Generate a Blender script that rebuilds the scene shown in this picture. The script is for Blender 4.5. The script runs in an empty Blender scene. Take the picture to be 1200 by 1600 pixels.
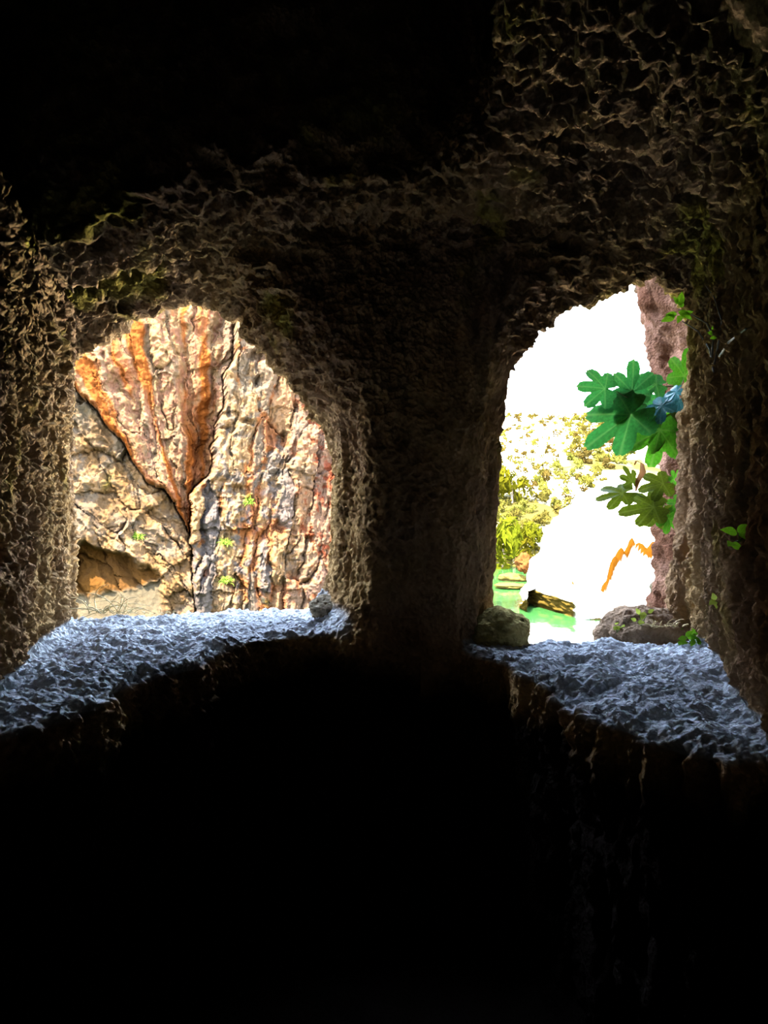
import bpy, bmesh, math, random
import numpy as np
from mathutils import Vector, Matrix

# ------------------------------------------------------------------ camera, sky, sun, exposure
F = 1150.0            # focal length in pixels of the 1200 x 1600 frame
EYE = 1.55            # eye height above the cave floor
scene = bpy.context.scene
COL = scene.collection
cam_d = bpy.data.cameras.new('camera')
cam_d.sensor_fit = 'VERTICAL'
cam_d.sensor_height = 36.0
cam_d.lens = 36.0 * F / 1600.0
cam_d.clip_end = 2000
cam = bpy.data.objects.new('camera', cam_d)
COL.objects.link(cam)
cam.location = (0, 0, EYE)
cam.rotation_euler = (math.radians(90), 0, 0)
scene.camera = cam

SUN_TO = Vector((-0.32, -0.45, 0.83)).normalized()
world = bpy.data.worlds.new('sky')
scene.world = world
world.use_nodes = True
wn = world.node_tree.nodes
wl = world.node_tree.links
bg = wn['Background']
sky = wn.new('ShaderNodeTexSky')
sky.sky_type = 'NISHITA'
sky.sun_disc = False
sky.sun_elevation = math.asin(SUN_TO.z)
sky.sun_rotation = math.atan2(SUN_TO.x, SUN_TO.y)
sky.air_density = 1.0
sky.dust_density = 0.6
whs = wn.new('ShaderNodeHueSaturation')
whs.inputs['Saturation'].default_value = 0.75
wl.new(sky.outputs[0], whs.inputs['Color'])
wl.new(whs.outputs[0], bg.inputs[0])
bg.inputs[1].default_value = 0.62

sun_d = bpy.data.lights.new('sun', 'SUN')
sun_d.energy = 9.0
sun_d.angle = math.radians(0.6)
sun_d.color = (1.0, 0.95, 0.86)
sun = bpy.data.objects.new('sun', sun_d)
COL.objects.link(sun)
sun.location = SUN_TO * 60
sun.rotation_euler = SUN_TO.to_track_quat('Z', 'Y').to_euler()

scene.view_settings.view_transform = 'Standard'
scene.view_settings.look = 'None'
scene.view_settings.exposure = 3.9
scene.view_settings.gamma = 1.0
scene.view_settings.use_curve_mapping = False
scene.cycles.diffuse_bounces = 1
scene.cycles.max_bounces = 6

# ------------------------------------------------------------------ small numeric helpers
RNG = np.random.default_rng(7)
random.seed(7)


def _hash(ix, iy, iz, seed):
    h = (ix.astype(np.uint32) * np.uint32(374761393) + iy.astype(np.uint32) * np.uint32(668265263)
         + iz.astype(np.uint32) * np.uint32(2246822519) + np.uint32((seed * 3266489917) & 0xffffffff))
    h = (h ^ (h >> np.uint32(13))) * np.uint32(1274126177)
    h = h ^ (h >> np.uint32(16))
    return h


_G = RNG.normal(size=(256, 3)).astype(np.float32)
_G /= np.linalg.norm(_G, axis=1, keepdims=True)


def perlin(p, freq, seed=0):
    """gradient noise, roughly -1..1; p is (n,3); freq a number or 3 numbers"""
    q = (p * np.asarray(freq, dtype=np.float32)).astype(np.float32) + np.float32(131.7)
    i = np.floor(q).astype(np.int32)
    f = q - i
    u = f * f * f * (f * (f * 6 - 15) + 10)
    out = np.zeros(len(p), np.float32)
    for dx in (0, 1):
        wx = u[:, 0] if dx else 1 - u[:, 0]
        for dy in (0, 1):
            wy = u[:, 1] if dy else 1 - u[:, 1]
            for dz in (0, 1):
                wz = u[:, 2] if dz else 1 - u[:, 2]
                g = _G[_hash(i[:, 0] + dx, i[:, 1] + dy, i[:, 2] + dz, seed) & np.uint32(255)]
                out += wx * wy * wz * (g[:, 0] * (f[:, 0] - dx) + g[:, 1] * (f[:, 1] - dy) + g[:, 2] * (f[:, 2] - dz))
    return out * 1.6


def fbm(p, freq, octaves=4, seed=0, gain=0.5):
    f = np.asarray(freq, dtype=np.float32) * np.ones(3, np.float32)
    s = np.zeros(len(p), np.float32)
    a = 1.0
    for k in range(octaves):
        s += a * perlin(p, f * (2.03 ** k), seed + 17 * k)
        a *= gain
    return s


def ridged(p, freq, octaves=3, seed=0, gain=0.5):
    f = np.asarray(freq, dtype=np.float32) * np.ones(3, np.float32)
    s = np.zeros(len(p), np.float32)
    a = 1.0
    for k in range(octaves):
        n = 1 - np.abs(perlin(p, f * (2.03 ** k), seed + 31 * k)) * 1.7
        s += a * n
        a *= gain
    return s - 0.75


def worley(p, freq, seed=0):
    """F1 and F2 distances of cellular noise"""
    q = (p * np.asarray(freq, dtype=np.float32)).astype(np.float32) + np.float32(57.3)
    i = np.floor(q).astype(np.int32)
    f1 = np.full(len(p), 9.0, np.float32)
    f2 = np.full(len(p), 9.0, np.float32)
    for dx in (-1, 0, 1):
        for dy in (-1, 0, 1):
            for dz in (-1, 0, 1):
                c = i + np.array([dx, dy, dz], np.int32)
                h = _hash(c[:, 0], c[:, 1], c[:, 2], seed)
                o = np.stack([(h & np.uint32(1023)), (h >> np.uint32(10)) & np.uint32(1023), (h >> np.uint32(20)) & np.uint32(1023)], 1).astype(np.float32) / 1023
                d = np.linalg.norm(c + o - q, axis=1)
                m = d < f1
                f2 = np.where(m, f1, np.minimum(f2, d))
                f1 = np.where(m, d, f1)
    return f1, f2


def smoothstep(a, b, x):
    t = np.clip((x - a) / (b - a), 0, 1)
    return t * t * (3 - 2 * t)


def smin(a, b, k):
    h = np.clip(0.5 + 0.5 * (b - a) / k, 0, 1)
    return b + (a - b) * h - k * h * (1 - h)


def smax(a, b, k):
    return -smin(-a, -b, k)


def seg_dist(x, y, pts, closed=False):
    """distance of points to a polyline"""
    d = np.full(np.shape(x), 1e9, np.float32)
    n = len(pts)
    for k in range(n if closed else n - 1):
        ax, ay = pts[k]
        bx, by = pts[(k + 1) % n]
        vx, vy = bx - ax, by - ay
        t = np.clip(((x - ax) * vx + (y - ay) * vy) / (vx * vx + vy * vy + 1e-12), 0, 1)
        d = np.minimum(d, np.hypot(x - ax - t * vx, y - ay - t * vy))
    return d


def in_poly(x, y, pts):
    c = np.zeros(np.shape(x), bool)
    n = len(pts)
    for k in range(n):
        ax, ay = pts[k]
        bx, by = pts[(k + 1) % n]
        if ay == by:
            continue
        cond = ((ay > y) != (by > y)) & (x < (bx - ax) * (y - ay) / (by - ay) + ax)
        c ^= cond
    return c


def poly_sdf(x, y, pts):
    d = seg_dist(x, y, pts, True)
    return np.where(in_poly(x, y, pts), -d, d)


def at(px, py, Y):
    """a point of the place, from where it shows in the photograph and how far off it is"""
    return Vector(((px - 600) / F * Y, Y, EYE - (py - 800) / F * Y))


def xz(pts, Y):
    return [((px - 600) / F * Y, EYE - (py - 800) / F * Y) for px, py in pts]


# ------------------------------------------------------------------ object helpers
def mesh_np(name, v, faces, smooth=True, cols=None):
    me = bpy.data.meshes.new(name)
    v = np.ascontiguousarray(v, np.float32)
    faces = np.ascontiguousarray(faces, np.int32)
    n, k = faces.shape
    me.vertices.add(len(v))
    me.vertices.foreach_set('co', v.ravel())
    me.loops.add(n * k)
    me.loops.foreach_set('vertex_index', faces.ravel())
    me.polygons.add(n)
    me.polygons.foreach_set('loop_start', np.arange(0, n * k, k, dtype=np.int32))
    try:
        me.polygons.foreach_set('loop_total', np.full(n, k, np.int32))
    except Exception:
        pass
    me.update(calc_edges=True)
    me.polygons.foreach_set('use_smooth', np.full(n, smooth, bool))
    if cols is not None:
        a = me.color_attributes.new('tint', 'FLOAT_COLOR', 'POINT')
        c = np.ones((len(v), 4), np.float32)
        c[:, :3] = cols
        a.data.foreach_set('color', c.ravel())
    me.validate()
    return me


def obj(name, me, mat, parent=None):
    o = bpy.data.objects.new(name, me)
    COL.objects.link(o)
    if me is not None and mat is not None and len(me.materials) == 0:
        me.materials.append(mat)
    if parent:
        o.parent = parent
    return o


def tag(o, label=None, cat=None, group=None, kind=None):
    if label:
        o['label'] = label
    if cat:
        o['category'] = cat
    if group:
        o['group'] = group
    if kind:
        o['kind'] = kind
    return o


def empty(name, loc):
    o = bpy.data.objects.new(name, None)
    COL.objects.link(o)
    o.location = loc
    o.empty_display_size = 0.05
    return o


def submesh(v, f, mask, cols=None):
    ff = f[mask]
    used = np.unique(ff)
    remap = np.full(len(v), -1, np.int64)
    remap[used] = np.arange(len(used))
    return v[used], remap[ff], (None if cols is None else cols[used])


def grid_faces(nu, nv):
    i = np.arange(nu - 1)[:, None] * nv + np.arange(nv - 1)[None, :]
    i = i.ravel()
    return np.stack([i, i + nv, i + nv + 1, i + 1], 1)


def tube(pts, radii, seg=6):
    """verts and quad faces of a tapering tube along points"""
    pts = [Vector(p) for p in pts]
    V, Fc = [], []
    for k, p in enumerate(pts):
        d = (pts[min(k + 1, len(pts) - 1)] - pts[max(k - 1, 0)]).normalized()
        a = d.cross(Vector((0.3, 0.2, 1))).normalized()
        b = d.cross(a)
        r = radii[k] if hasattr(radii, '__len__') else radii
        for s in range(seg):
            t = 2 * math.pi * s / seg
            V.append(p + (a * math.cos(t) + b * math.sin(t)) * r)
    for k in range(len(pts) - 1):
        for s in range(seg):
            s2 = (s + 1) % seg
            Fc.append((k * seg + s, k * seg + s2, (k + 1) * seg + s2, (k + 1) * seg + s))
    return V, Fc


def py_mesh(name, V, Fc, smooth=True):
    me = bpy.data.meshes.new(name)
    me.from_pydata([tuple(p) for p in V], [], Fc)
    me.update()
    for p in me.polygons:
        p.use_smooth = smooth
    return me


# ------------------------------------------------------------------ materials
def new_mat(name):
    m = bpy.data.materials.new(name)
    m.use_nodes = True
    nt = m.node_tree
    return m, nt, nt.nodes, nt.links, nt.nodes['Principled BSDF']


def rock_mat(name, dark, light, scale=6.0, bump=0.35, bump_dist=0.012, rough=0.95, use_tint=True, fine=60.0):
    """rock: tint attribute x mottling of two tones, with fine pitted relief"""
    m, nt, N, L, b = new_mat(name)
    b.inputs['Roughness'].default_value = rough
    b.inputs['Specular IOR Level'].default_value = 0.0
    tc = N.new('ShaderNodeTexCoord')
    n1 = N.new('ShaderNodeTexNoise')
    n1.inputs['Scale'].default_value = scale
    n1.inputs['Detail'].default_value = 8
    n1.inputs['Roughness'].default_value = 0.65
    L.new(tc.outputs['Object'], n1.inputs['Vector'])
    ramp = N.new('ShaderNodeValToRGB')
    ramp.color_ramp.elements[0].position = 0.32
    ramp.color_ramp.elements[0].color = (*dark, 1)
    ramp.color_ramp.elements[1].position = 0.68
    ramp.color_ramp.elements[1].color = (*light, 1)
    L.new(n1.outputs['Fac'], ramp.inputs['Fac'])
    col = ramp.outputs['Color']
    if use_tint:
        at_ = N.new('ShaderNodeAttribute')
        at_.attribute_name = 'tint'
        mx = N.new('ShaderNodeMix')
        mx.data_type = 'RGBA'
        mx.blend_type = 'MULTIPLY'
        mx.inputs['Factor'].default_value = 1.0
        L.new(col, mx.inputs['A'])
        L.new(at_.outputs['Color'], mx.inputs['B'])
        col = mx.outputs['Result']
    L.new(col, b.inputs['Base Color'])
    n2 = N.new('ShaderNodeTexNoise')
    n2.inputs['Scale'].default_value = fine
    n2.inputs['Detail'].default_value = 6
    n2.inputs['Roughness'].default_value = 0.7
    L.new(tc.outputs['Object'], n2.inputs['Vector'])
    v = N.new('ShaderNodeTexVoronoi')
    v.inputs['Scale'].default_value = fine * 0.7
    L.new(tc.outputs['Object'], v.inputs['Vector'])
    ad = N.new('ShaderNodeMath')
    ad.operation = 'ADD'
    L.new(n2.outputs['Fac'], ad.inputs[0])
    L.new(v.outputs['Distance'], ad.inputs[1])
    bp = N.new('ShaderNodeBump')
    bp.inputs['Strength'].default_value = bump
    bp.inputs['Distance'].default_value = bump_dist
    L.new(ad.outputs[0], bp.inputs['Height'])
    L.new(bp.outputs['Normal'], b.inputs['Normal'])
    return m


def plain_mat(name, c, rough=0.8, var=0.25, scale=20.0, spec=0.2):
    m, nt, N, L, b = new_mat(name)
    b.inputs['Roughness'].default_value = rough
    b.inputs['Specular IOR Level'].default_value = spec
    tc = N.new('ShaderNodeTexCoord')
    n1 = N.new('ShaderNodeTexNoise')
    n1.inputs['Scale'].default_value = scale
    n1.inputs['Detail'].default_value = 5
    L.new(tc.outputs['Object'], n1.inputs['Vector'])
    ramp = N.new('ShaderNodeValToRGB')
    ramp.color_ramp.elements[0].position = 0.3
    ramp.color_ramp.elements[0].color = (*[x * (1 - var) for x in c], 1)
    ramp.color_ramp.elements[1].position = 0.7
    ramp.color_ramp.elements[1].color = (*[min(1, x * (1 + var)) for x in c], 1)
    L.new(n1.outputs['Fac'], ramp.inputs['Fac'])
    L.new(ramp.outputs['Color'], b.inputs['Base Color'])
    return m


def leaf_mat(name, c, trans=0.5, vein=None, rough=0.45):
    m, nt, N, L, b = new_mat(name)
    out = N['Material Output']
    b.inputs['Roughness'].default_value = rough
    b.inputs['Specular IOR Level'].default_value = 0.35 if rough < 0.6 else 0.0
    tc = N.new('ShaderNodeTexCoord')
    n1 = N.new('ShaderNodeTexNoise')
    n1.inputs['Scale'].default_value = 14
    L.new(tc.outputs['Object'], n1.inputs['Vector'])
    ramp = N.new('ShaderNodeValToRGB')
    ramp.color_ramp.elements[0].position = 0.3
    ramp.color_ramp.elements[0].color = (*[x * 0.75 for x in c], 1)
    ramp.color_ramp.elements[1].position = 0.7
    ramp.color_ramp.elements[1].color = (*[min(1, x * 1.25) for x in c], 1)
    L.new(n1.outputs['Fac'], ramp.inputs['Fac'])
    col = ramp.outputs['Color']
    if vein:
        at_ = N.new('ShaderNodeAttribute')
        at_.attribute_name = 'tint'
        mx = N.new('ShaderNodeMix')
        mx.data_type = 'RGBA'
        L.new(at_.outputs['Fac'], mx.inputs['Factor'])
        L.new(col, mx.inputs['A'])
        mx.inputs['B'].default_value = (*vein, 1)
        col = mx.outputs['Result']
    L.new(col, b.inputs['Base Color'])
    tr = N.new('ShaderNodeBsdfTranslucent')
    L.new(col, tr.inputs['Color'])
    ms = N.new('ShaderNodeMixShader')
    ms.inputs[0].default_value = trans
    L.new(b.outputs[0], ms.inputs[1])
    L.new(tr.outputs[0], ms.inputs[2])
    L.new(ms.outputs[0], out.inputs['Surface'])
    return m


CLIFF_ALB = 0.064
M = {}
M['cave'] = rock_mat('cave_rock', (0.55, 0.55, 0.55), (1.0, 1.0, 1.0), 5.0, 1.0, 0.011, fine=90)
M['cliff'] = rock_mat('cliff_rock', (0.68, 0.68, 0.70), (1.0, 1.0, 1.0), 1.6, 0.8, 0.05, fine=9.0)
M['limestone'] = rock_mat('sunlit_limestone', (0.9, 0.9, 0.9), (1.0, 1.0, 1.0), 0.6, 0.6, 0.15, fine=2.0)

# ------------------------------------------------------------------ the cave: rock hollowed out by a chamber and two openings
H = 0.02
Y_L, Y_R = 3.50, 3.30        # narrowest plane of the left and the right opening
LEFT_OUT = [(126, 985), (122, 945), (118, 870), (112, 700), (109, 610), (116, 562), (150, 536), (190, 520), (210, 496), (250, 488), (290, 468),
            (340, 480), (375, 499), (397, 537), (432, 572), (462, 612), (492, 660), (512, 702), (518, 740), (513, 800), (509, 880), (501, 915), (480, 940), (470, 985)]
RIGHT_OUT = [(776, 1030), (771, 945), (776, 860), (780, 700), (789, 640), (800, 590), (815, 555), (840, 525), (880, 498), (930, 475), (950, 459), (975, 454), (1000, 438),
             (1030, 434), (1060, 462), (1082, 510), (1084, 560), (1073, 600), (1066, 700), (1063, 830), (1052, 900), (1045, 950), (1040, 1030)]
LEDGE_L = [(-2.2, 1.55), (-0.95, 1.58), (-0.78, 1.78), (-0.70, 2.2), (-0.64, 2.6), (-0.46, 2.95), (-0.2, 3.1), (0.15, 3.2), (0.15, 5.0), (-2.2, 5.0)]
LEDGE_R = [(2.2, 1.62), (0.80, 1.68), (0.62, 1.82), (0.56, 2.1), (0.50, 2.45), (0.39, 2.85), (0.3, 3.0), (0.15, 3.1), (0.15, 5.0), (2.2, 5.0)]
TOP_L, TOP_R = EYE - 0.485, EYE - 0.545

x0, x1, y0, y1, z0, z1 = -2.36, 1.9, -1.0, 4.15, -0.12, 3.84
gx = np.arange(x0, x1, H, dtype=np.float32)
gy = np.arange(y0, y1, H, dtype=np.float32)
gz = np.arange(z0, z1, H, dtype=np.float32)
X = gx[:, None, None]
Yg = gy[None, :, None]
Z = gz[None, None, :]
# chamber
zr = Z - EYE
wl_ = -(1.37 + 0.24 * (Yg - 3.3)) - 0.10 * np.clip(1 - (zr / 1.0) ** 2, -1, 1) * 0 + 0.0 * Z
wr_ = 1.35 + 0.29 * (Yg - 3.2) + 0.0 * Z
side = smax(wl_ - X, X - wr_, 0.1)
ceil_z = EYE + 1.22 - 0.10 * (X - 0.3) ** 2 - 0.10 * np.clip(Yg - 2.2, 0, 2)
# the roof slopes up towards the river opening on the right
ceil_z = ceil_z - 0.16 * np.clip(2.6 - Yg, 0, 1.4) * smoothstep(0.3, 0.7, X)
chamber = smax(side, Z - ceil_z, 0.40)
chamber = smax(chamber, Yg - 2.98, 0.12)
# added hollow over left and middle, behind the left lintel, shaped to stay unlit
shade_dome = smax(smax(X - 0.10 - 0.6 * (Z - EYE - 1.05) + 0.06 * np.sin(Yg * 5), -2.2 - X, 0.1), Yg - 2.62 - 0.06 * np.sin(X * 4), 0.15)
shade_dome = smax(shade_dome, smax(EYE + 0.98 - Z, Z - EYE - 2.15, 0.1), 0.15)
chamber = smin(chamber, shade_dome, 0.22)
del shade_dome
chamber = smax(chamber, -0.75 - Yg, 0.4)
# two openings, flaring inwards and outwards
xs2, zs2 = np.meshgrid(gx, gz, indexing='ij')
pl = poly_sdf(xs2, zs2, xz(LEFT_OUT, Y_L)).astype(np.float32)[:, None, :]
pr = poly_sdf(xs2, zs2, xz(RIGHT_OUT, Y_R)).astype(np.float32)[:, None, :]


def flare(Y_, yr, a, b_):
    return np.where(Y_ < yr, a * (yr - Y_), b_ * (Y_ - yr)).astype(np.float32)


op_l = smax(pl - 0.012 - flare(Yg, Y_L, 0.36, 0.62), 2.3 - Yg, 0.05)
op_r = smax(pr - 0.012 - flare(Yg, Y_R, 0.42, 0.62), 2.3 - Yg, 0.05)
op_l = smax(op_l, np.where(Yg < Y_L, -(1.38 + 0.24 * (Yg - 3.3)) - 0.07 * smoothstep(3.0, 3.5, Yg) - X, -9), 0.03)
op_r = smax(op_r, np.where(Yg < Y_R, X - (1.36 + 0.29 * (Yg - 3.2)), -9), 0.03)
op_l = smax(op_l, np.where(Yg < 3.0, Z - ceil_z - 0.03, -9), 0.03)
op_r = smax(op_r, np.where(Yg < 3.0, Z - ceil_z - 0.03, -9), 0.03)
air = smin(chamber, op_l, 0.10)
air = smin(air, op_r, 0.10)
del op_l, op_r
y_out = 3.82 - 0.22 * smoothstep(-0.2, 0.5, X) + 0.0 * Z
air = smin(air, y_out - Yg, 0.06)


def ball(c, r, k=0.03, neg=False):
    """hollow out (or leave standing) an ellipsoid"""
    global air
    r = np.asarray(r, np.float32) * np.ones(3, np.float32)
    d = np.sqrt(((X - c[0]) / r[0]) ** 2 + ((Yg - c[1]) / r[1]) ** 2 + ((Z - c[2]) / r[2]) ** 2)
    d = ((d - 1) * r.min()).astype(np.float32)
    air = smax(air, -d, k) if neg else smin(air, d, k)


# ledges and floor left standing in the hollow
xs3, ys3 = np.meshgrid(gx, gy, indexing='ij')
for poly, top in ((LEDGE_L, TOP_L), (LEDGE_R, TOP_R)):
    d2 = poly_sdf(xs3, ys3, poly).astype(np.float32)[:, :, None]
    wob = (0.03 * np.sin(xs3 * 9 + ys3 * 4) + 0.02 * np.sin(ys3 * 13 - xs3 * 6)).astype(np.float32)[:, :, None]
    y_edge = np.where(xs3 < 0.15, np.clip(3.32 + 0.5 * (xs3 + 1.3), 3.25, 3.8), 3.12)
    fall = (0.5 * np.clip(ys3 - y_edge, 0, 1)).astype(np.float32)[:, :, None]
    solid = smax(d2 + 0.035 * (top - Z) + wob, Z - top + fall, 0.07)
    air = smax(air, -solid, 0.05)
air = smax(air, -Z + 0.0, 0.08)
# pockets seen in the rock
ball(at(80, 520, 2.74), (0.10, 0.12, 0.10))
ball(at(135, 500, 2.92), (0.09, 0.10, 0.05))
ball(at(18, 862, 2.18), (0.15, 0.18, 0.08), 0.04)
ball(at(905, 1062, 2.30), (0.12, 0.13, 0.085), 0.03)
ball(at(925, 270, 2.45), (0.12, 0.13, 0.10), 0.05)
ball(at(1150, 680, 2.26), (0.10, 0.09, 0.34), 0.04)
ball(at(1112, 770, 2.73), (0.06, 0.05, 0.20), 0.03)
# columns of the pillar standing out
ball(at(590, 820, 3.03), (0.06, 0.08, 0.75), 0.06, True)
ball(at(545, 840, 3.30), (0.05, 0.10, 0.55), 0.06, True)


def surface_nets(f, org, h):
    s = f < 0
    nx, ny, nz = f.shape
    cnt = np.zeros((nx - 1, ny - 1, nz - 1), np.int8)
    for a in (0, 1):
        for b in (0, 1):
            for c in (0, 1):
                cnt += s[a:nx - 1 + a, b:ny - 1 + b, c:nz - 1 + c]
    act = np.argwhere((cnt > 0) & (cnt < 8))
    idx = np.full(cnt.shape, -1, np.int32)
    idx[tuple(act.T)] = np.arange(len(act))
    corner = {}
    for a in (0, 1):
        for b in (0, 1):
            for c in (0, 1):
                corner[a, b, c] = f[act[:, 0] + a, act[:, 1] + b, act[:, 2] + c]
    acc = np.zeros((len(act), 3), np.float32)
    num = np.zeros(len(act), np.float32)
    ks = list(corner)
    for p in ks:
        for ax in range(3):
            if p[ax] == 0:
                q = list(p)
                q[ax] = 1
                fa, fb = corner[p], corner[tuple(q)]
                m = (fa < 0) != (fb < 0)
                t = np.where(m, fa / np.where(m, fa - fb, 1), 0)
                pos = np.zeros((len(act), 3), np.float32) + np.array(p, np.float32)
                pos[:, ax] = t
                acc += pos * m[:, None]
                num += m
    v = (act + acc / num[:, None]) * h + np.array(org, np.float32)
    faces = []
    for ax in range(3):
        sl0 = [slice(None)] * 3
        sl1 = [slice(None)] * 3
        sl0[ax] = slice(0, -1)
        sl1[ax] = slice(1, None)
        ch = s[tuple(sl0)] != s[tuple(sl1)]
        e = np.argwhere(ch)
        o1, o2 = [(1, 2), (2, 0), (0, 1)][ax]
        ok = (e[:, o1] > 0) & (e[:, o2] > 0) & (e[:, o1] < f.shape[o1] - 1) & (e[:, o2] < f.shape[o2] - 1)
        e = e[ok]
        inside = s[tuple(e.T)]

        def cell(d1, d2):
            c = e.copy()
            c[:, o1] -= d1
            c[:, o2] -= d2
            return idx[tuple(c.T)]
        q = np.stack([cell(1, 1), cell(0, 1), cell(0, 0), cell(1, 0)], 1)
        q[inside] = q[inside][:, ::-1]
        faces.append(q)
    return v, np.concatenate(faces)


cv, cf = surface_nets(air, (x0, y0, z0), H)
del air, chamber, side


def vnormals(v, f):
    a = v[f[:, 2]] - v[f[:, 0]]
    b = v[f[:, 3]] - v[f[:, 1]]
    n = np.cross(a, b)
    out = np.zeros_like(v)
    for k in range(4):
        for d in range(3):
            out[:, d] += np.bincount(f[:, k], n[:, d], len(v)).astype(np.float32)
    return out / (np.linalg.norm(out, axis=1, keepdims=True) + 1e-12)


def subdivide(v, f):
    n = len(v)
    e = np.concatenate([f[:, [0, 1]], f[:, [1, 2]], f[:, [2, 3]], f[:, [3, 0]]])
    e.sort(axis=1)
    key = e[:, 0].astype(np.int64) * n + e[:, 1]
    u, inv = np.unique(key, return_inverse=True)
    ev = (v[u // n] + v[u % n]) / 2
    fv = v[f].mean(1)
    m = len(f)
    e0, e1, e2, e3 = (inv[k * m:(k + 1) * m] + n for k in range(4))
    fc = np.arange(m) + n + len(u)
    nf = np.concatenate([np.stack([f[:, 0], e0, fc, e3], 1), np.stack([f[:, 1], e1, fc, e0], 1),
                         np.stack([f[:, 2], e2, fc, e1], 1), np.stack([f[:, 3], e3, fc, e2], 1)])
    return np.concatenate([v, ev, fv]).astype(np.float32), nf


def relax(v, f, it=1, w=0.5):
    for _ in range(it):
        s = np.zeros_like(v)
        c = np.zeros(len(v), np.float32)
        for k in range(4):
            nb = f[:, (k + 1) % 4]
            pv = f[:, (k - 1) % 4]
            for d in range(3):
                s[:, d] += np.bincount(f[:, k], v[nb, d] + v[pv, d], len(v)).astype(np.float32)
            c += np.bincount(f[:, k], minlength=len(v)).astype(np.float32) * 2
        v = v + w * (s / np.maximum(c, 1)[:, None] - v)
    return v.astype(np.float32)


cv = relax(cv, cf, 2)
cn = vnormals(cv, cf)
probe = np.argmin(np.abs(cv[:, 2]) + np.abs(cv[:, 0]) + np.abs(cv[:, 1] - 0.3))
if cn[probe, 2] < 0:                                    # normals must look into the hollow
    cf = cf[:, ::-1].copy()
# a finer mesh where the rock shows large, a coarse one elsewhere (overlapping by a ring of faces)
fc = cv[cf].mean(1)
vis = (fc[:, 1] > 1.45) & (np.abs(fc[:, 0] / fc[:, 1]) < 0.60) & (fc[:, 2] > TOP_R - 0.20) & (fc[:, 1] < 3.62) & ((fc[:, 2] - EYE) / fc[:, 1] < 0.76) & ~((fc[:, 2] > EYE + 1.3) & (fc[:, 0] < 0.1))
ring = ~vis
for _ in range(5):
    touch = np.zeros(len(cv), bool)
    touch[cf[ring].ravel()] = True
    ring = ring | touch[cf].any(1)
rv, rf, _ = submesh(cv, cf, ring)
fv_, ff_, _ = submesh(cv, cf, vis)
for _ in range(2):
    fv_, ff_ = subdivide(fv_, ff_)
    edge_v = np.zeros(len(fv_), bool)
    fv_ = relax(fv_, ff_, 1, 0.4)
n_ring = len(rv)
cv = np.concatenate([rv, fv_]).astype(np.float32)
cf = np.concatenate([rf, ff_ + n_ring])
cn = vnormals(cv, cf)


def part_of(mask, fn):
    """evaluate costly noise only where it is used"""
    out = np.zeros(len(cv), np.float32)
    k = np.nonzero(mask)[0]
    if len(k):
        out[k] = fn(k)
    return out


def net(p, freq, seed, wid=0.45):
    """hollows between thin crests, 0 on the crest, -1 in the hollow"""
    a_, b_ = worley(p, freq, seed)
    return -smoothstep(0.0, wid, b_ - a_)


# relief of the rock
nx_, ny_, nz_ = cn[:, 0], cn[:, 1], cn[:, 2]
up = smoothstep(0.35, 0.75, nz_)
dn = smoothstep(0.25, 0.65, -nz_ + 0.25 * smoothstep(EYE + 0.6, EYE + 1.0, cv[:, 2]))
sd = np.clip(1 - up - dn, 0, 1)
rightw = smoothstep(0.0, 0.5, cv[:, 0])
warp = cv + 0.028 * np.stack([fbm(cv, 5, 2, 3), fbm(cv, 5, 2, 4), fbm(cv, 5, 2, 5)], 1)
big = fbm(cv, 2.2, 3, 11)
fine = np.arange(len(cv)) >= n_ring
d_dn = part_of(dn > 0, lambda k: 0.065 * (net(warp[k], (5.0, 8.5, 6.5), 21, 0.6) + 0.3) + 0.030 * (net(warp[k], (12, 19, 15), 22, 0.5) + 0.35) + 0.020 * ridged(warp[k], (9, 17, 14), 3, 25) + 0.007 * fbm(cv[k], 55, 2, 26))
fl_r = part_of((sd > 0) & (rightw > 0), lambda k: 0.078 * (net(warp[k], (7.0, 8.0, 1.5), 41, 0.6) + 0.25) + 0.022 * ridged(warp[k], (20, 22, 6), 3, 43, 0.6) + 0.012 * fbm(warp[k], (42, 42, 24), 2, 45))
fl_l = part_of((sd > 0) & (rightw < 1), lambda k: 0.035 * (net(warp[k], (10, 11, 6), 47, 0.6) + 0.3) + 0.024 * (net(warp[k], 24, 48, 0.5) + 0.35) + 0.012 * fbm(cv[k], 45, 2, 49))
d_sd = fl_r * rightw + fl_l * (1 - rightw)
d_up = part_of(up > 0, lambda k: 0.022 * fbm(cv[k], 6, 2, 61) - 0.030 * smoothstep(0.55, 0.15, worley(warp[k], (8, 10, 9), 62)[0]) * smoothstep(-0.3, 0.3, perlin(cv[k], 3, 64))
               + 0.012 * ridged(warp[k], (14, 20, 16), 2, 63) + 0.008 * fbm(cv[k], 50, 2, 65))
disp = 0.022 * big * (1 - 0.6 * up) + dn * d_dn + sd * d_sd + up * d_up
pil = smoothstep(0.62, 0.50, np.abs(cv[:, 0] - 0.15)) * smoothstep(2.5, 2.7, cv[:, 1]) * sd
disp = disp * (1 - 0.45 * pil)
disp = np.where(fine, disp, disp - 0.012)
cv = cv + cn * disp[:, None].astype(np.float32)
print('cave faces', len(cf))

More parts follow.
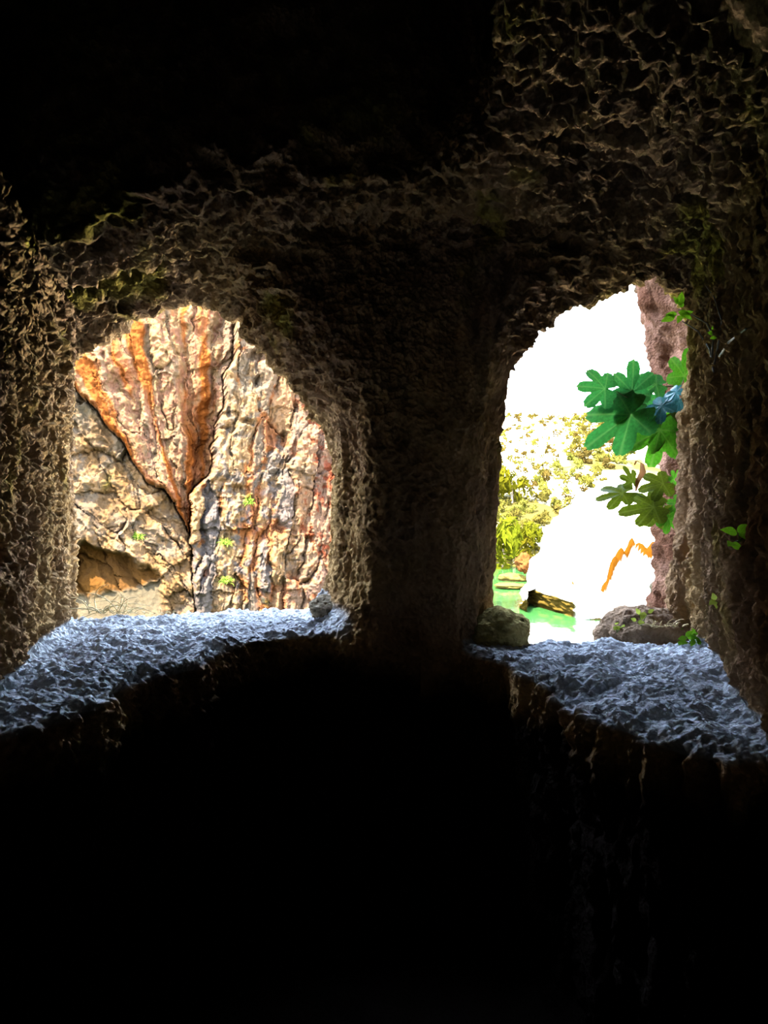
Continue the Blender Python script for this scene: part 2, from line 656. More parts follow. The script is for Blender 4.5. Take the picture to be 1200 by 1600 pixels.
# colours that belong to the rock: tan walls, mossy patches, pale dusty ledges; then painted passage shade
base = np.zeros_like(cv)
tan = np.array([0.47, 0.29, 0.125])
brn = np.array([0.39, 0.235, 0.125])
moss = np.array([0.38, 0.30, 0.045])
grey = np.array([0.62, 0.63, 0.63])
w = smoothstep(-0.4, 0.5, fbm(cv, 1.7, 3, 71))[:, None]
base[:] = tan * (1 - w) + brn * w
mossy = smoothstep(0.0, 0.5, fbm(cv, 2.6, 3, 77) + 0.5 * smoothstep(EYE + 0.7, EYE + 1.0, cv[:, 2]) * smoothstep(0.75, 1.2, np.abs(cv[:, 0])) * 1.6 - 0.45)[:, None]
base = base * (1 - 0.8 * mossy) + moss * 0.8 * mossy
ledge_z = np.where(cv[:, 0] < 0.15, TOP_L, TOP_R)
dusty = (smoothstep(0.2, 0.6, nz_) * (cv[:, 2] < ledge_z + 0.12))[:, None]
base = base * (1 - dusty) + grey * dusty
passage_shade = smoothstep(0.06, 0.20, ledge_z - cv[:, 2] + 0.06 * fbm(cv, 3.0, 3, 83))[:, None]      # shade of the sunken passage, painted into the stone colour
base = base * (1 - passage_shade) + np.array([0.018, 0.013, 0.010]) * passage_shade

fcv = cv[cf].mean(1)
fcn = cn[cf].mean(1)
lx, ly, lz = fcv[:, 0], fcv[:, 1], fcv[:, 2]
fled = np.where(lx < 0.15, TOP_L, TOP_R)
m_floor = lz < 0.10
m_ledge = ~m_floor & (lz < fled + 0.035) & (((lx < 0.15) & in_poly(lx, ly, [(a - 0.0 if a < -2 else a + 0.09, b - 0.09) for a, b in LEDGE_L]))
                                           | ((lx >= 0.15) & in_poly(lx, ly, [(a if a > 2 else a - 0.09, b - 0.09) for a, b in LEDGE_R]))) & (ly > 1.4)
m_ceil = ~m_floor & ~m_ledge & (lz > EYE + 0.80)
m_back = ~m_floor & ~m_ledge & ~m_ceil & (ly < -0.4)
m_pil = ~(m_floor | m_ledge | m_ceil | m_back) & (np.abs(lx - 0.14) < 0.72) & (ly > 2.55)
rest = ~(m_floor | m_ledge | m_ceil | m_back | m_pil)
parts = [('floor', m_floor, 'dark rock floor sunk between the two pale ledges'),
         ('ceiling', m_ceil, 'rough hewn cave ceiling above both openings'),
         ('wall_back', m_back, 'dark cave wall behind the viewer'),
         ('wall_center', m_pil, 'dark rock pillar standing between the two openings'),
         ('wall_left', rest & (lx < 0.14), 'pitted tan rock wall left of the opening on the red cliff'),
         ('wall_right', rest & (lx >= 0.14), 'fluted brown rock wall beside the fig branches'),
         ('trim_1', m_ledge & (lx < 0.15), 'pale bluish rock ledge under the opening on the red cliff'),
         ('trim_2', m_ledge & (lx >= 0.15), 'pale bluish rock ledge under the opening on the river')]
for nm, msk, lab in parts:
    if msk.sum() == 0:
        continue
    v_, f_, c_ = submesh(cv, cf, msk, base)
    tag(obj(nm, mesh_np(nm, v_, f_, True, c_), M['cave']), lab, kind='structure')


def hit(px, py, rad=5):
    """where the line of sight first meets the cave rock"""
    m = cv[:, 1] > 0.8
    qx = 600 + cv[m, 0] / cv[m, 1] * F
    qy = 800 - (cv[m, 2] - EYE) / cv[m, 1] * F
    near_ = np.hypot(qx - px, qy - py) < rad
    if not near_.any():
        return at(px, py, 3.3)
    c = cv[m][near_]
    n = cn[m][near_]
    k = np.argmin(c[:, 1])
    p = Vector(c[k].tolist())
    return p


def mixc(a, b_, t):
    return a * (1 - t[:, None]) + b_ * t[:, None]


def lin(r, g, b):
    return np.array([((c / 255 + 0.055) / 1.055) ** 2.4 if c > 10 else c / 255 / 12.92 for c in (r, g, b)])


# ------------------------------------------------------------------ the rock face the cave is cut into
def axis(*spans):
    a = []
    for lo, hi, st in spans:
        a.append(np.arange(lo, hi, st))
    return np.concatenate(a + [[spans[-1][1]]])


fx = axis((-16, -1.84, 0.4), (-1.84, 1.84, 0.36), (1.84, 16, 0.4))
fz = axis((-3.4, -0.06, 0.4), (-0.06, 3.04, 0.35), (3.04, 5.6, 0.40))
gx2, gz2 = np.meshgrid(fx, fz, indexing='ij')
v_ = np.stack([gx2.ravel(), np.zeros(gx2.size), gz2.ravel()], 1)
near_open = smoothstep(0.0, 1.2, np.maximum(np.abs(v_[:, 0]) - 1.8, np.maximum(v_[:, 2] - 3.0, -v_[:, 2])))
v_[:, 1] = 3.72 + near_open * (0.25 * fbm(v_, 0.5, 4, 90)) - 0.02 * np.clip(v_[:, 2] - 4, 0, 99)
f_ = grid_faces(len(fx), len(fz))
c_ = v_[f_].mean(1)
keep = ~((np.abs(c_[:, 0]) < 1.80) & (c_[:, 2] > -0.0) & (c_[:, 2] < 3.0))
cols = np.tile(lin(190, 150, 125) * 0.6, (len(v_), 1))
tag(obj('wall_exterior', mesh_np('wall_exterior', v_, f_[keep], True, cols), M['cliff']),
    'outer rock face around and above the two openings', kind='structure')

# ground outside, falling to the river; pale terrace added right to bounce light
ux = axis((-40, 40, 1.0),)
uy = axis((3.7, 23, 0.5),)
a, b = np.meshgrid(ux, uy, indexing='ij')
v_ = np.stack([a.ravel(), b.ravel(), np.zeros(a.size)], 1)
bounce_terr = smoothstep(-0.5, 1.5, v_[:, 0] - 0.05 * v_[:, 1])
v_[:, 2] = (1 - bounce_terr) * np.maximum(-0.6 - 0.36 * (v_[:, 1] - 3.7), -4) + bounce_terr * np.interp(v_[:, 1], [3.7, 7, 21, 23], [-0.7, -2.2, -2.45, -3.2]) + (0.2 - 0.12 * bounce_terr) * fbm(v_, 0.7, 3, 95)
cols = mixc(np.tile(np.array([0.10, 0.08, 0.04]), (len(v_), 1)), np.array([0.80, 0.72, 0.58]), smoothstep(-1.5, 2.5, v_[:, 0] + 1.5 * fbm(v_, 0.4, 2, 97)))  # unseen right side made pale to throw sunlight up onto the roof
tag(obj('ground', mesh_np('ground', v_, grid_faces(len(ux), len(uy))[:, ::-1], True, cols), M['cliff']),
    'stony slope dropping from the cave to the river, with an added pale terrace that bounces light', kind='structure')

# ------------------------------------------------------------------ the red cliff across the gorge
S_CL, Y_CL = 0.30, 24.0


def cl(px, py):
    k = (px - 600) / F
    x = k * (Y_CL + S_CL * 5.5) / (1 - S_CL * k)
    y = Y_CL + S_CL * (x + 5.5)
    return x, EYE - (py - 800) / F * y


def cl_inv(x, z):
    y = Y_CL + S_CL * (x + 5.5)
    return 600 + x / y * F, 800 - (z - EYE) / y * F


cx_ = axis((-24, -11.0, 0.30), (-11.0, -1.2, 0.027), (-1.2, 4.0, 0.08))
cz_ = axis((-5, -2.6, 0.3), (-2.6, 8.6, 0.027), (8.6, 13.0, 0.30))
CX, CZ = np.meshgrid(cx_, cz_, indexing='ij')
CX = CX.ravel().astype(np.float32)
CZ = CZ.ravel().astype(np.float32)
PX, PY = cl_inv(CX, CZ)
P3 = np.stack([PX, PY, np.zeros_like(PX)], 1).astype(np.float32)
wx = PX + 7 * fbm(P3, 1 / 45., 3, 101) + 2.0 * fbm(P3, 1 / 9., 2, 103)
wy = PY + 9 * fbm(P3, 1 / 45., 3, 107) + 2.0 * fbm(P3, 1 / 9., 2, 109)
CR_L = [(-400, 250), (60, 560), (112, 606), (150, 640), (190, 692), (226, 742), (250, 762), (275, 792), (298, 832)]
CR_R = [(298, 832), (301, 772), (326, 742), (336, 700), (336, 660), (350, 620), (360, 580), (365, 540), (371, 500), (376, 440), (380, -300)]
WEDGE = [(-400, -300), (-400, 250)] + CR_L[1:] + CR_R[1:]
in_w = in_poly(wx, wy, WEDGE)
right_m = ~in_w & (wx > np.interp(wy, [800, 832, 900, 960, 1200], [298, 298, 302, 303, 303]))
left_m = ~in_w & ~right_m
d_l = seg_dist(wx, wy, CR_L)
d_r = seg_dist(wx, wy, CR_R)
d_b = seg_dist(wx, wy, [(298, 832), (302, 900), (303, 960), (303, 1200)])
# slab coordinates in each mass
ang = np.arctan2(wx - 305, 900 - wy)
rad_ = np.hypot(wx - 305, wy - 900)
uw, vw = ang * 260 / 30.0, rad_ / 110.0
ul, vl = (wx * 0.77 - wy * 0.63) / 40.0, (wx * 0.63 + wy * 0.77) / 95.0
ur, vr = (wx + 0.11 * wy) / 27.0, wy / 92.0
CU = np.where(in_w, uw, np.where(left_m, ul, ur))
CV = np.where(in_w, vw, np.where(left_m, vl, vr))
REG = np.where(in_w, 0, np.where(left_m, 1, 2))
iu, iv = np.floor(CU).astype(np.int32), np.floor(CV).astype(np.int32)
F1 = np.full(len(CU), 9.0)
F2 = np.full(len(CU), 9.0)
ID = np.zeros(len(CU), np.int64)
for du in (-1, 0, 1):
    for dv in (-1, 0, 1):
        cu, cvv = iu + du, iv + dv
        h = _hash(cu, cvv, REG.astype(np.int32), 5)
        ou = (h & np.uint32(1023)) / 1023.0 * 0.8 + 0.1
        ov = ((h >> np.uint32(10)) & np.uint32(1023)) / 1023.0 * 0.9 + 0.05
        d = np.maximum(np.abs(cu + ou - CU) * 1.0, 0) ** 2 + (cvv + ov - CV) ** 2
        d = np.sqrt(d) * (0.75 + 0.5 * ((h >> np.uint32(20)) & np.uint32(255)) / 255.0)
        cid = (cu.astype(np.int64) + 2000) * 40000 + (cvv.astype(np.int64) + 2000) * 4 + REG
        m = d < F1
        F2 = np.where(m, F1, np.minimum(F2, d))
        ID = np.where(m, cid, ID)
        F1 = np.where(m, d, F1)
joint = F2 - F1


def cell_rand(k):
    i32 = (ID % 2147483647).astype(np.int32)
    return (_hash(i32, i32 * 0 + k, i32 * 0, 9) & np.uint32(4095)) / 4095.0


r1, r2, r3, r4, r5 = (cell_rand(k) for k in range(5))
MET = np.stack([CX, CZ, np.zeros_like(CX)], 1).astype(np.float32)
# relief towards the viewer, in metres
D = np.where(in_w, 0.30, np.where(left_m, 0.35, 0.75)).astype(np.float32)
D += (r1 - 0.5) * np.where(in_w, 0.28, np.where(left_m, 0.42, 0.36))
D += (r2 - 0.5) * 0.30 * (CU - iu - 0.5) + (r3 - 0.5) * 0.45 * (CV - iv - 0.5)
jv = smoothstep(-0.25, 0.45, fbm(P3, 1 / 40., 2, 119))
D -= np.where(in_w, 0.06, 0.16) * jv * (1 - smoothstep(0.0, 0.10, joint)) + 0.10 * (1 - smoothstep(0.0, 0.5, joint))
# left mass leans outwards going down, wedge overhangs it along the slanting crack
lean = np.clip(d_l / 150.0, 0, 1)
D += np.where(left_m, 0.9 * lean - 0.35, 0)
D += np.where(in_w, 0.55 * np.exp(-d_l / 42.0), 0)
D -= np.where(in_w, 0.85 * np.exp(-d_r / 30.0) + 0.45 * np.exp(-((PX - 312) / 22) ** 2 - ((PY - 690) / 90) ** 2), 0)
D -= 0.30 * np.exp(-(np.minimum(d_l, d_r) / 2.2) ** 2) + 0.35 * np.exp(-(d_b / 2.0) ** 2)
# gullies running down the wedge
for g, dep, wd in (([(268, 440), (290, 540), (286, 600), (300, 680), (318, 730)], 0.35, 9), ([(345, 470), (342, 560), (330, 640), (320, 700)], 0.3, 10),
                   ([(225, 520), (250, 600), (262, 690), (285, 760)], 0.22, 7), ([(160, 560), (205, 640), (240, 710)], 0.22, 6)):
    D -= np.where(in_w, dep * np.exp(-(seg_dist(wx, wy, g) / wd) ** 2), 0)
# the hollow low on the left and the smooth slab under it
HOL = [(112, 862), (135, 848), (168, 862), (205, 872), (246, 890), (252, 903), (215, 914), (160, 922), (108, 925)]
hs = poly_sdf(wx, wy, HOL)
hol = smoothstep(6, -6, hs)
D -= 0.55 * hol * smoothstep(925, 870, PY) + 0.25 * hol
SLAB = [(112, 925), (160, 920), (215, 912), (250, 905), (252, 990), (108, 990)]
slab = smoothstep(5, -5, poly_sdf(wx, wy, SLAB))
D = D * (1 - slab) + slab * (0.35 + 0.012 * (PY - 915))
# blocky pockets in the right mass
for (qx, qy, ra, rb, dep) in ((402, 566, 16, 10, .35), (432, 695, 9, 12, .45), (384, 660, 12, 5, .3), (398, 540, 14, 5, .3), (352, 640, 5, 14, .3), (372, 770, 14, 6, .25),
                              (455, 640, 6, 12, .3), (478, 842, 7, 9, .35), (432, 822, 9, 10, .25), (345, 800, 3, 9, .4), (400, 600, 10, 8, .25), (440, 870, 5, 12, .25)):
    D -= dep * np.exp(-((wx - qx) / ra) ** 4 - ((wy - qy) / rb) ** 4)
rub = smoothstep(0.1, 0.5, fbm(P3, 1 / 60., 2, 121) + np.where(right_m, 0.15, -0.25))
wf1, wf2 = worley(np.stack([wx, wy, P3[:, 2]], 1).astype(np.float32), 1 / 9.0, 13)
D += rub * 0.14 * (np.minimum(wf2 - wf1, 0.5) - 0.2)
st = np.stack([CU * 22, CV * 40, P3[:, 2]], 1).astype(np.float32)
rough = ridged(st, (1 / 12., 1 / 32., 1), 3, 131, 0.6)
D += (0.11 * rough + 0.045 * fbm(MET, 5.5, 3, 133) + 0.16 * fbm(MET, 0.7, 3, 135)) * (1 - 0.75 * slab) * (1 - 0.5 * hol)
# angular facets, long in the direction of the slabs
for fu, fv, amp, sd_ in ((11., 30., 0.11, 1), (4.5, 11., 0.06, 2)):
    su, sv = CU * 27 / fu, CV * 92 / fv
    ju, jw = np.floor(su).astype(np.int32), np.floor(sv).astype(np.int32)
    best = np.full(len(CU), 99.0)
    hh = np.zeros(len(CU))
    for du in (-1, 0, 1):
        for dv in (-1, 0, 1):
            cu, cw = ju + du, jw + dv
            h = _hash(cu, cw, REG.astype(np.int32) + 7, 40 + sd_)
            ou = cu + (h & np.uint32(255)) / 255.0
            ov = cw + ((h >> np.uint32(8)) & np.uint32(255)) / 255.0
            d = (ou - su) ** 2 + (ov - sv) ** 2
            m = d < best
            best = np.where(m, d, best)
            of_ = ((h >> np.uint32(16)) & np.uint32(63)) / 63.0 - 0.5
            tl = ((h >> np.uint32(22)) & np.uint32(31)) / 31.0 - 0.5
            t2 = ((h >> np.uint32(27)) & np.uint32(31)) / 31.0 - 0.6
            hh = np.where(m, of_ * 0.8 + tl * 1.3 * (su - ou) + t2 * 1.3 * (sv - ov), hh)
    D += amp * hh * (1 - 0.9 * slab) * (1 - 0.6 * hol)
nrm = Vector((S_CL, -1, 0)).normalized()
cliff_v = np.stack([CX + nrm.x * D, Y_CL + S_CL * (CX + 5.5) + nrm.y * D, CZ], 1)
cliff_v[:, 1] += 0.55 * np.clip(CX + 0.6, 0, 99) ** 1.6 + 0.05 * np.clip(CZ - 6, 0, 99) ** 2
# colours of the stone itself: pink and cream limestone, iron stains, grey faces
pink, cream, orng = lin(240, 196, 168), lin(242, 214, 168), lin(246, 152, 72)
greyc, blue, red, ochre = lin(196, 190, 172), lin(172, 176, 180), lin(205, 96, 62), lin(196, 160, 96)





n_lo = fbm(P3, 1 / 50., 3, 141)
n_hi = fbm(P3, 1 / 10., 3, 143)
streak = fbm(st, (1 / 14., 1 / 130., 1), 3, 147)
C = np.tile(cream, (len(CX), 1))
Cw = mixc(np.tile(pink, (len(CX), 1)), cream, smoothstep(-.3, .3, n_hi + 0.4 * (r4 - .5)))
Cw = mixc(Cw, orng, 0.9 * smoothstep(-0.08, 0.36, streak + 0.18 * n_lo))
Cw = mixc(Cw, orng * 0.9, 0.85 * np.exp(-((PX - 308) / 26) ** 2 - ((PY - 690) / 95) ** 2))
Cw = mixc(Cw, orng * 0.85, 0.9 * np.exp(-d_l / 7.0) + 0.0)
Cw = mixc(Cw, greyc, 0.6 * smoothstep(0.2, 0.5, -streak + 0.3 * n_hi) * smoothstep(0.3, 0.7, r5))
Cw = mixc(Cw, orng, 0.45 * smoothstep(760, 815, PY))
Cl = mixc(np.tile(greyc, (len(CX), 1)), cream, smoothstep(-.3, .4, n_hi + r4 - .5 + 0.3 * smoothstep(180, 260, PX)))
Cl = mixc(Cl, ochre, 0.55 * smoothstep(0.0, 0.5, n_lo + 0.5 * smoothstep(740, 860, PY) - .1))
Cl = mixc(Cl, lin(150, 160, 140), 0.6 * np.exp(-((PX - 135) / 28) ** 2 - ((PY - 640) / 16) ** 2))
Cr = mixc(np.tile(greyc, (len(CX), 1)), blue, smoothstep(.35, .65, r4) * smoothstep(560, 840, PY))
Cr = mixc(Cr, cream, smoothstep(0.15, 0.55, r5 - 0.25 + 0.5 * n_hi))
Cr = mixc(Cr, orng * 1.05, 0.7 * smoothstep(0.35, 0.05, joint) * smoothstep(-.1, .4, n_lo + 0.5 * n_hi))
Cr = mixc(Cr, pink, 0.6 * smoothstep(400, 500, PX + 40 * n_lo + 60 * smoothstep(640, 520, PY)))
Cr = mixc(Cr, red, 0.7 * smoothstep(0.15, 0.5, n_hi + 0.6 * n_lo + 0.4 * smoothstep(440, 505, PX) - .2) * smoothstep(430, 480, PX))
C = np.where(in_w[:, None], Cw, np.where(left_m[:, None], Cl, Cr))
C = mixc(C, lin(150, 112, 52), 0.9 * hol)
C = mixc(C, lin(158, 162, 140), 0.9 * slab)
# the end of the cliff that turns away towards the river: weathered grey and cream
far_end = smoothstep(-1.4, -0.4, CX)
en = fbm(cliff_v.astype(np.float32), 0.6, 4, 149)
C = mixc(C, mixc(np.tile(greyc, (len(CX), 1)), orng, 0.6 * smoothstep(0.0, 0.5, en)), far_end)
cliff_v[:, 0] += far_end * 0.45 * fbm(cliff_v.astype(np.float32), 0.5, 4, 150)
gm = np.zeros(len(CX))
for (qx, qy, ra, rb) in ((216, 838, 7, 6), (386, 782, 9, 8), (352, 845, 12, 8), (350, 902, 16, 6), (165, 755, 7, 14), (408, 936, 5, 4)):
    gm = np.maximum(gm, np.exp(-((wx - qx) / ra) ** 2 - ((wy - qy) / rb) ** 2))
C = mixc(C, lin(120, 140, 50), 0.7 * gm)
C = np.clip(C * CLIFF_ALB * np.array([1.18, 0.88, 0.68]), 0, 1).astype(np.float32)
ff = grid_faces(len(cx_), len(cz_))
fid = ID[ff[:, 0]]
fpx, fpy = PX[ff[:, 0]], PY[ff[:, 0]]
view = (fpx > 95) & (fpx < 540) & (fpy > 455) & (fpy < 985)
cliff = empty('cliff', (-6, 24, -4))
tag(cliff, 'pink and orange limestone cliff of cracked slabs across the gorge', 'cliff')
ids, cnt_ = np.unique(fid[view], return_counts=True)
px_area = (9.8 / (9.8 / 0.027)) ** 2 * (F / 24) ** 2      # pixels per fine quad
ids = ids[cnt_ * px_area > 90]
order = np.argsort(fid, kind='stable')
fs = fid[order]
single = np.zeros(len(ff), bool)
inv_base = Vector((6, -24, 4))
for k in ids:
    a, b = np.searchsorted(fs, k), np.searchsorted(fs, k, 'right')
    sel = order[a:b]
    single[sel] = True
    v_, f_, c_ = submesh(cliff_v, ff, sel, C)
    o = obj('rock_slab', mesh_np('rock_slab', v_ + np.array([6, -24, 4]), f_, True, c_), M['cliff'], cliff)
v_, f_, c_ = submesh(cliff_v, ff, ~single, C)
obj('rock_face', mesh_np('rock_face', v_ + np.array([6, -24, 4]), f_, True, c_), M['cliff'], cliff)

# ------------------------------------------------------------------ river
m, nt, N, L, b = new_mat('green_water')
b.inputs['Base Color'].default_value = (0.0102, 0.0374, 0.0088, 1)
b.inputs['Roughness'].default_value = 0.08
b.inputs['Specular IOR Level'].default_value = 0.5
tc = N.new('ShaderNodeTexCoord')
mp = N.new('ShaderNodeMapping')
mp.inputs['Scale'].default_value = (0.8, 0.5, 1)
L.new(tc.outputs['Object'], mp.inputs['Vector'])
nz1 = N.new('ShaderNodeTexNoise')
nz1.inputs['Scale'].default_value = 3.0
nz1.inputs['Detail'].default_value = 3
L.new(mp.outputs[0], nz1.inputs['Vector'])
bp = N.new('ShaderNodeBump')
bp.inputs['Strength'].default_value = 0.25
bp.inputs['Distance'].default_value = 0.05
L.new(nz1.outputs['Fac'], bp.inputs['Height'])
L.new(bp.outputs['Normal'], b.inputs['Normal'])
M['water'] = m
RIV = -2.8
v_ = np.array([[-60, 8, RIV], [90, 8, RIV], [90, 90, RIV], [-60, 90, RIV]], float)
tag(obj('river', mesh_np('river', v_, np.array([[0, 1, 2, 3]]), False), M['water']), 'emerald green river flowing below the white rocks', kind='structure')

# ------------------------------------------------------------------ far hill
hx = axis((-40, 120, 1.6),)
hy = axis((52, 230, 1.6),)
a, b = np.meshgrid(hx, hy, indexing='ij')
hv = np.stack([a.ravel(), b.ravel(), np.zeros(a.size)], 1)


def hill_z(p):
    p = np.asarray(p, float).reshape(-1, 3)
    q = p * np.array([1, 1, 0])
    yy = p[:, 1] + 2.5 * fbm(q, 0.05, 2, 151)
    z = np.interp(yy, [50, 58, 62, 100, 138, 150, 230], [-4.5, -3.2, -1.9, 8.7, 19.3, 20.5, 10])
    z = z - 0.02 * np.clip(p[:, 0] - 24, 0, 99) + 0.55 * fbm(q, 0.12, 3, 153)
    return z


hv[:, 2] = hill_z(hv) + 0.35 * ridged(hv * np.array([1, 1, 0]), 0.35, 2, 155)
nn = smoothstep(-.2, .3, fbm(hv, 0.09, 3, 157))
hpx, hpy = hv[:, 0] / hv[:, 1], (hv[:, 2] - EYE) / hv[:, 1]
bare = smoothstep(0.055, 0.085, hpy - 0.30 * np.clip(hpx - 0.20, 0, 1) + 0.02 * fbm(hv, 0.12, 2, 158)) * smoothstep(0.30, 0.24, hpx)
veg = np.clip(1 - bare, 0, 1) * (0.55 + 0.45 * nn)
hc = mixc(np.tile(lin(235, 225, 195), (len(hv), 1)), np.array([0.030, 0.024, 0.006]), veg)
tag(obj('hill', mesh_np('hill', hv, grid_faces(len(hx), len(hy))[:, ::-1], True, hc), M['limestone']),
    'sunlit white limestone hillside dotted with scrub', kind='structure')

# ------------------------------------------------------------------ white rock outcrop on the far bank
rows = np.array([[985, 32.6, 826], [966, 32.2, 826], [958, 31.9, 824], [946, 31.6, 823], [934, 31.3, 822], [928, 32.2, 826], [900, 34.5, 830], [865, 37.5, 838], [832, 40.5, 847],
                 [803, 44.5, 880], [776, 48.5, 909], [756, 53, 935], [752, 62, 945]], float)
tt = np.linspace(0, len(rows) - 1, 130)
rp = np.stack([np.interp(tt, np.arange(len(rows)), rows[:, k]) for k in range(3)], 1)
ss = np.linspace(-0.10, 1, 150)
OV, OPX, OPY = [], [], []
for (py, Yr, lp) in rp:
    for s in ss:
        if s < 0:
            t = -s / 0.10
            px = lp - 1.5 * t
            p = at(px, py, Yr + 0.8 * t)
            p.z = p.z * (1 - t) + (-3.4) * t
            p.y += 3.0 * t
        else:
            px = lp + s * (1130 - lp)
            Yq = Yr
            # notch of the bank: right of 898 the front steps forward a little
            sh = (0.30 * min(max(px - 825, 0), 85) - 14) * float(smoothstep(880, 928, py))      # the waterline runs towards the viewer to the right
            p = at(px, py + sh, Yq * 166.0 / (166.0 + sh))
        OV.append(p)
        OPX.append(px)
        OPY.append(py)
OV = np.array([tuple(p) for p in OV])
OPX, OPY = np.array(OPX), np.array(OPY)
of = grid_faces(len(tt), len(ss))
on = vnormals(OV.astype(np.float32), of)
if on[len(on) // 2, 1] > 0:
    of = of[:, ::-1].copy()
    on = -on
O3 = np.stack([OPX, OPY, np.zeros_like(OPX)], 1).astype(np.float32)
body = smoothstep(934, 915, OPY)
od = body * (0.55 * fbm(OV, 0.35, 3, 161) + 0.28 * ridged(OV, (0.7, 0.5, 0.9), 3, 163)) + (1 - body) * 0.10 * ridged(OV, (0.8, 0.8, 5.0), 2, 165)
OR1 = [(986, 866), (972, 880), (958, 893), (950, 912), (936, 926), (930, 932)]
OR2 = [(986, 860), (1000, 872), (1008, 878), (1024, 866)]
k1, k2 = seg_dist(OPX, OPY, OR1), seg_dist(OPX, OPY, OR2)
cr = np.maximum(np.exp(-(k1 / 6.5) ** 2) * smoothstep(940, 900, OPY + 0 * OPX) ** 0.5, np.exp(-(k2 / 8.5) ** 2))
sp = np.zeros_like(OPX)
for (qx, qy, ra) in ((906, 867, 4), (932, 852, 4), (895, 908, 5), (902, 900, 4), (913, 896, 4), (900, 920, 4), (824, 870, 6), (817, 880, 5), (1022, 850, 6), (1034, 843, 5), (905, 962, 5)):
    sp = np.maximum(sp, np.exp(-((OPX - qx) / ra) ** 2 - ((OPY - qy) / (ra * 0.8)) ** 2))
od -= 0.7 * cr + 0.5 * sp
OV = OV + on * od[:, None]
oc = np.tile(lin(250, 246, 236), (len(OV), 1))
oc = mixc(oc, lin(226, 200, 140), 0.7 * smoothstep(0.15, 0.5, fbm(O3, 1 / 30., 3, 167)) * smoothstep(800, 830, OPY) * 0.5)
oc = mixc(oc, np.array([0.022, 0.0075, 0.0006]), smoothstep(0.2, 0.6, cr))
oc = mixc(oc, np.array([0.025, 0.012, 0.003]), smoothstep(0.3, 0.7, sp))
bank = smoothstep(930, 934, OPY) * smoothstep(904, 896, OPX)
oc = mixc(oc, np.array([0.0340, 0.0218, 0.0041]), bank)
tag(obj('rock_outcrop', mesh_np('rock_outcrop', OV, of, True, oc), M['limestone']),
    'huge sunlit white rock with orange clefts standing over the green river', 'rock')


def boulder(name, c, r, tint, mat, seed, amp=0.18, nu=40, nv=26, freq=2.2):
    th = np.linspace(0, 2 * math.pi, nu, endpoint=False)
    ph = np.linspace(0.02, math.pi - 0.02, nv)
    A, B = np.meshgrid(th, ph, indexing='ij')
    n = np.stack([np.cos(A) * np.sin(B), np.sin(A) * np.sin(B), np.cos(B)], -1).reshape(-1, 3)
    k = 1 + amp * fbm(n + seed * 3.1, freq * 0.5, 3, seed) + amp * 0.5 * ridged(n + seed, freq * 1.6, 2, seed + 3)
    v = n * k[:, None] * np.asarray(r)
    fcs = []
    for i in range(nu):
        for j in range(nv - 1):
            fcs.append((i * nv + j, i * nv + j + 1, ((i + 1) % nu) * nv + j + 1, ((i + 1) % nu) * nv + j))
    w_ = smoothstep(-.3, .4, fbm(n + seed, 2.5, 3, seed + 9))
    cc = mixc(np.tile(tint, (len(v), 1)), tint * 0.7, w_)
    o = obj(name, mesh_np(name, v, np.array(fcs), True, cc), mat)
    o.location = c
    return o


tag(boulder('river_rock', at(923, 968, 30.2), (0.42, 0.5, 0.42), np.array([0.0306, 0.0204, 0.0054]), M['limestone'], 3, 0.25), 'squat tan rock at the waterline below the white rock', 'rock')
tag(boulder('river_rock', at(800, 903, 47), (0.9, 1.1, 0.30), np.array([0.0510, 0.0408, 0.0102]), M['limestone'], 4, 0.2), 'flat yellowish rock in the river upstream, close to the pillar edge', 'rock')
tag(boulder('river_rock', at(796, 915, 42), (0.9, 0.9, 0.16), np.array([0.0510, 0.0408, 0.0102]), M['limestone'], 5, 0.2), 'low yellowish rock shelf in the pale green river water', 'rock')
tag(boulder('river_rock', at(817, 878, 46), (0.5, 0.6, 0.5), np.array([0.0476, 0.0190, 0.0054]), M['limestone'], 6, 0.5), 'orange-stained boulder beside the trees at the river bend', 'rock')

# ------------------------------------------------------------------ buttress outside the right opening
edge = [(960, 250), (985, 360), (1003, 430), (1010, 465), (1020, 510), (1029, 555), (1035, 600), (1040, 650), (1040, 690), (1043, 740), (1043, 800), (1041, 850), (1034, 900), (1022, 940), (1005, 990), (995, 1100)]
eys = np.array([e[1] for e in edge])
exs = np.array([e[0] for e in edge])
pys = np.linspace(250, 1100, 170)
prof = [(1.3, 2.4), (0.55, 1.1), (0.18, 0.4), (0.03, 0.1), (0.0, 0.0), (0.03, -0.08), (0.12, -0.28), (0.28, -0.55), (0.45, -0.85)]
tp = np.linspace(0, len(prof) - 1, 60)
pxo = np.interp(tp, np.arange(len(prof)), [p[0] for p in prof])
pyo = np.interp(tp, np.arange(len(prof)), [p[1] for p in prof])
BV = []
for py in pys:
    e = at(np.interp(py, eys, exs), py, 4.65)
    for a, b in zip(pxo, pyo):
        BV.append((e.x + a, e.y + b, e.z))
BV = np.array(BV)
bf = grid_faces(len(pys), len(tp))
bn = vnormals(BV.astype(np.float32), bf)
if bn[len(bn) // 2, 0] > 0:
    bf, bn = bf[:, ::-1].copy(), -bn
BV = BV + bn * (0.05 * ridged(BV, (8, 8, 5), 4, 171, 0.6) + 0.06 * fbm(BV, 1.7, 3, 173))[:, None]
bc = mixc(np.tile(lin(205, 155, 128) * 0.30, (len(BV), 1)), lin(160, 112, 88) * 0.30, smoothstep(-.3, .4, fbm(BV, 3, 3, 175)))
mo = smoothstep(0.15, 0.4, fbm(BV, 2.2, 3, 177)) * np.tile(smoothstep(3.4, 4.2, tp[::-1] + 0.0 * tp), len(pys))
bc = mixc(bc, lin(90, 150, 110) * 0.30, 0.7 * mo)
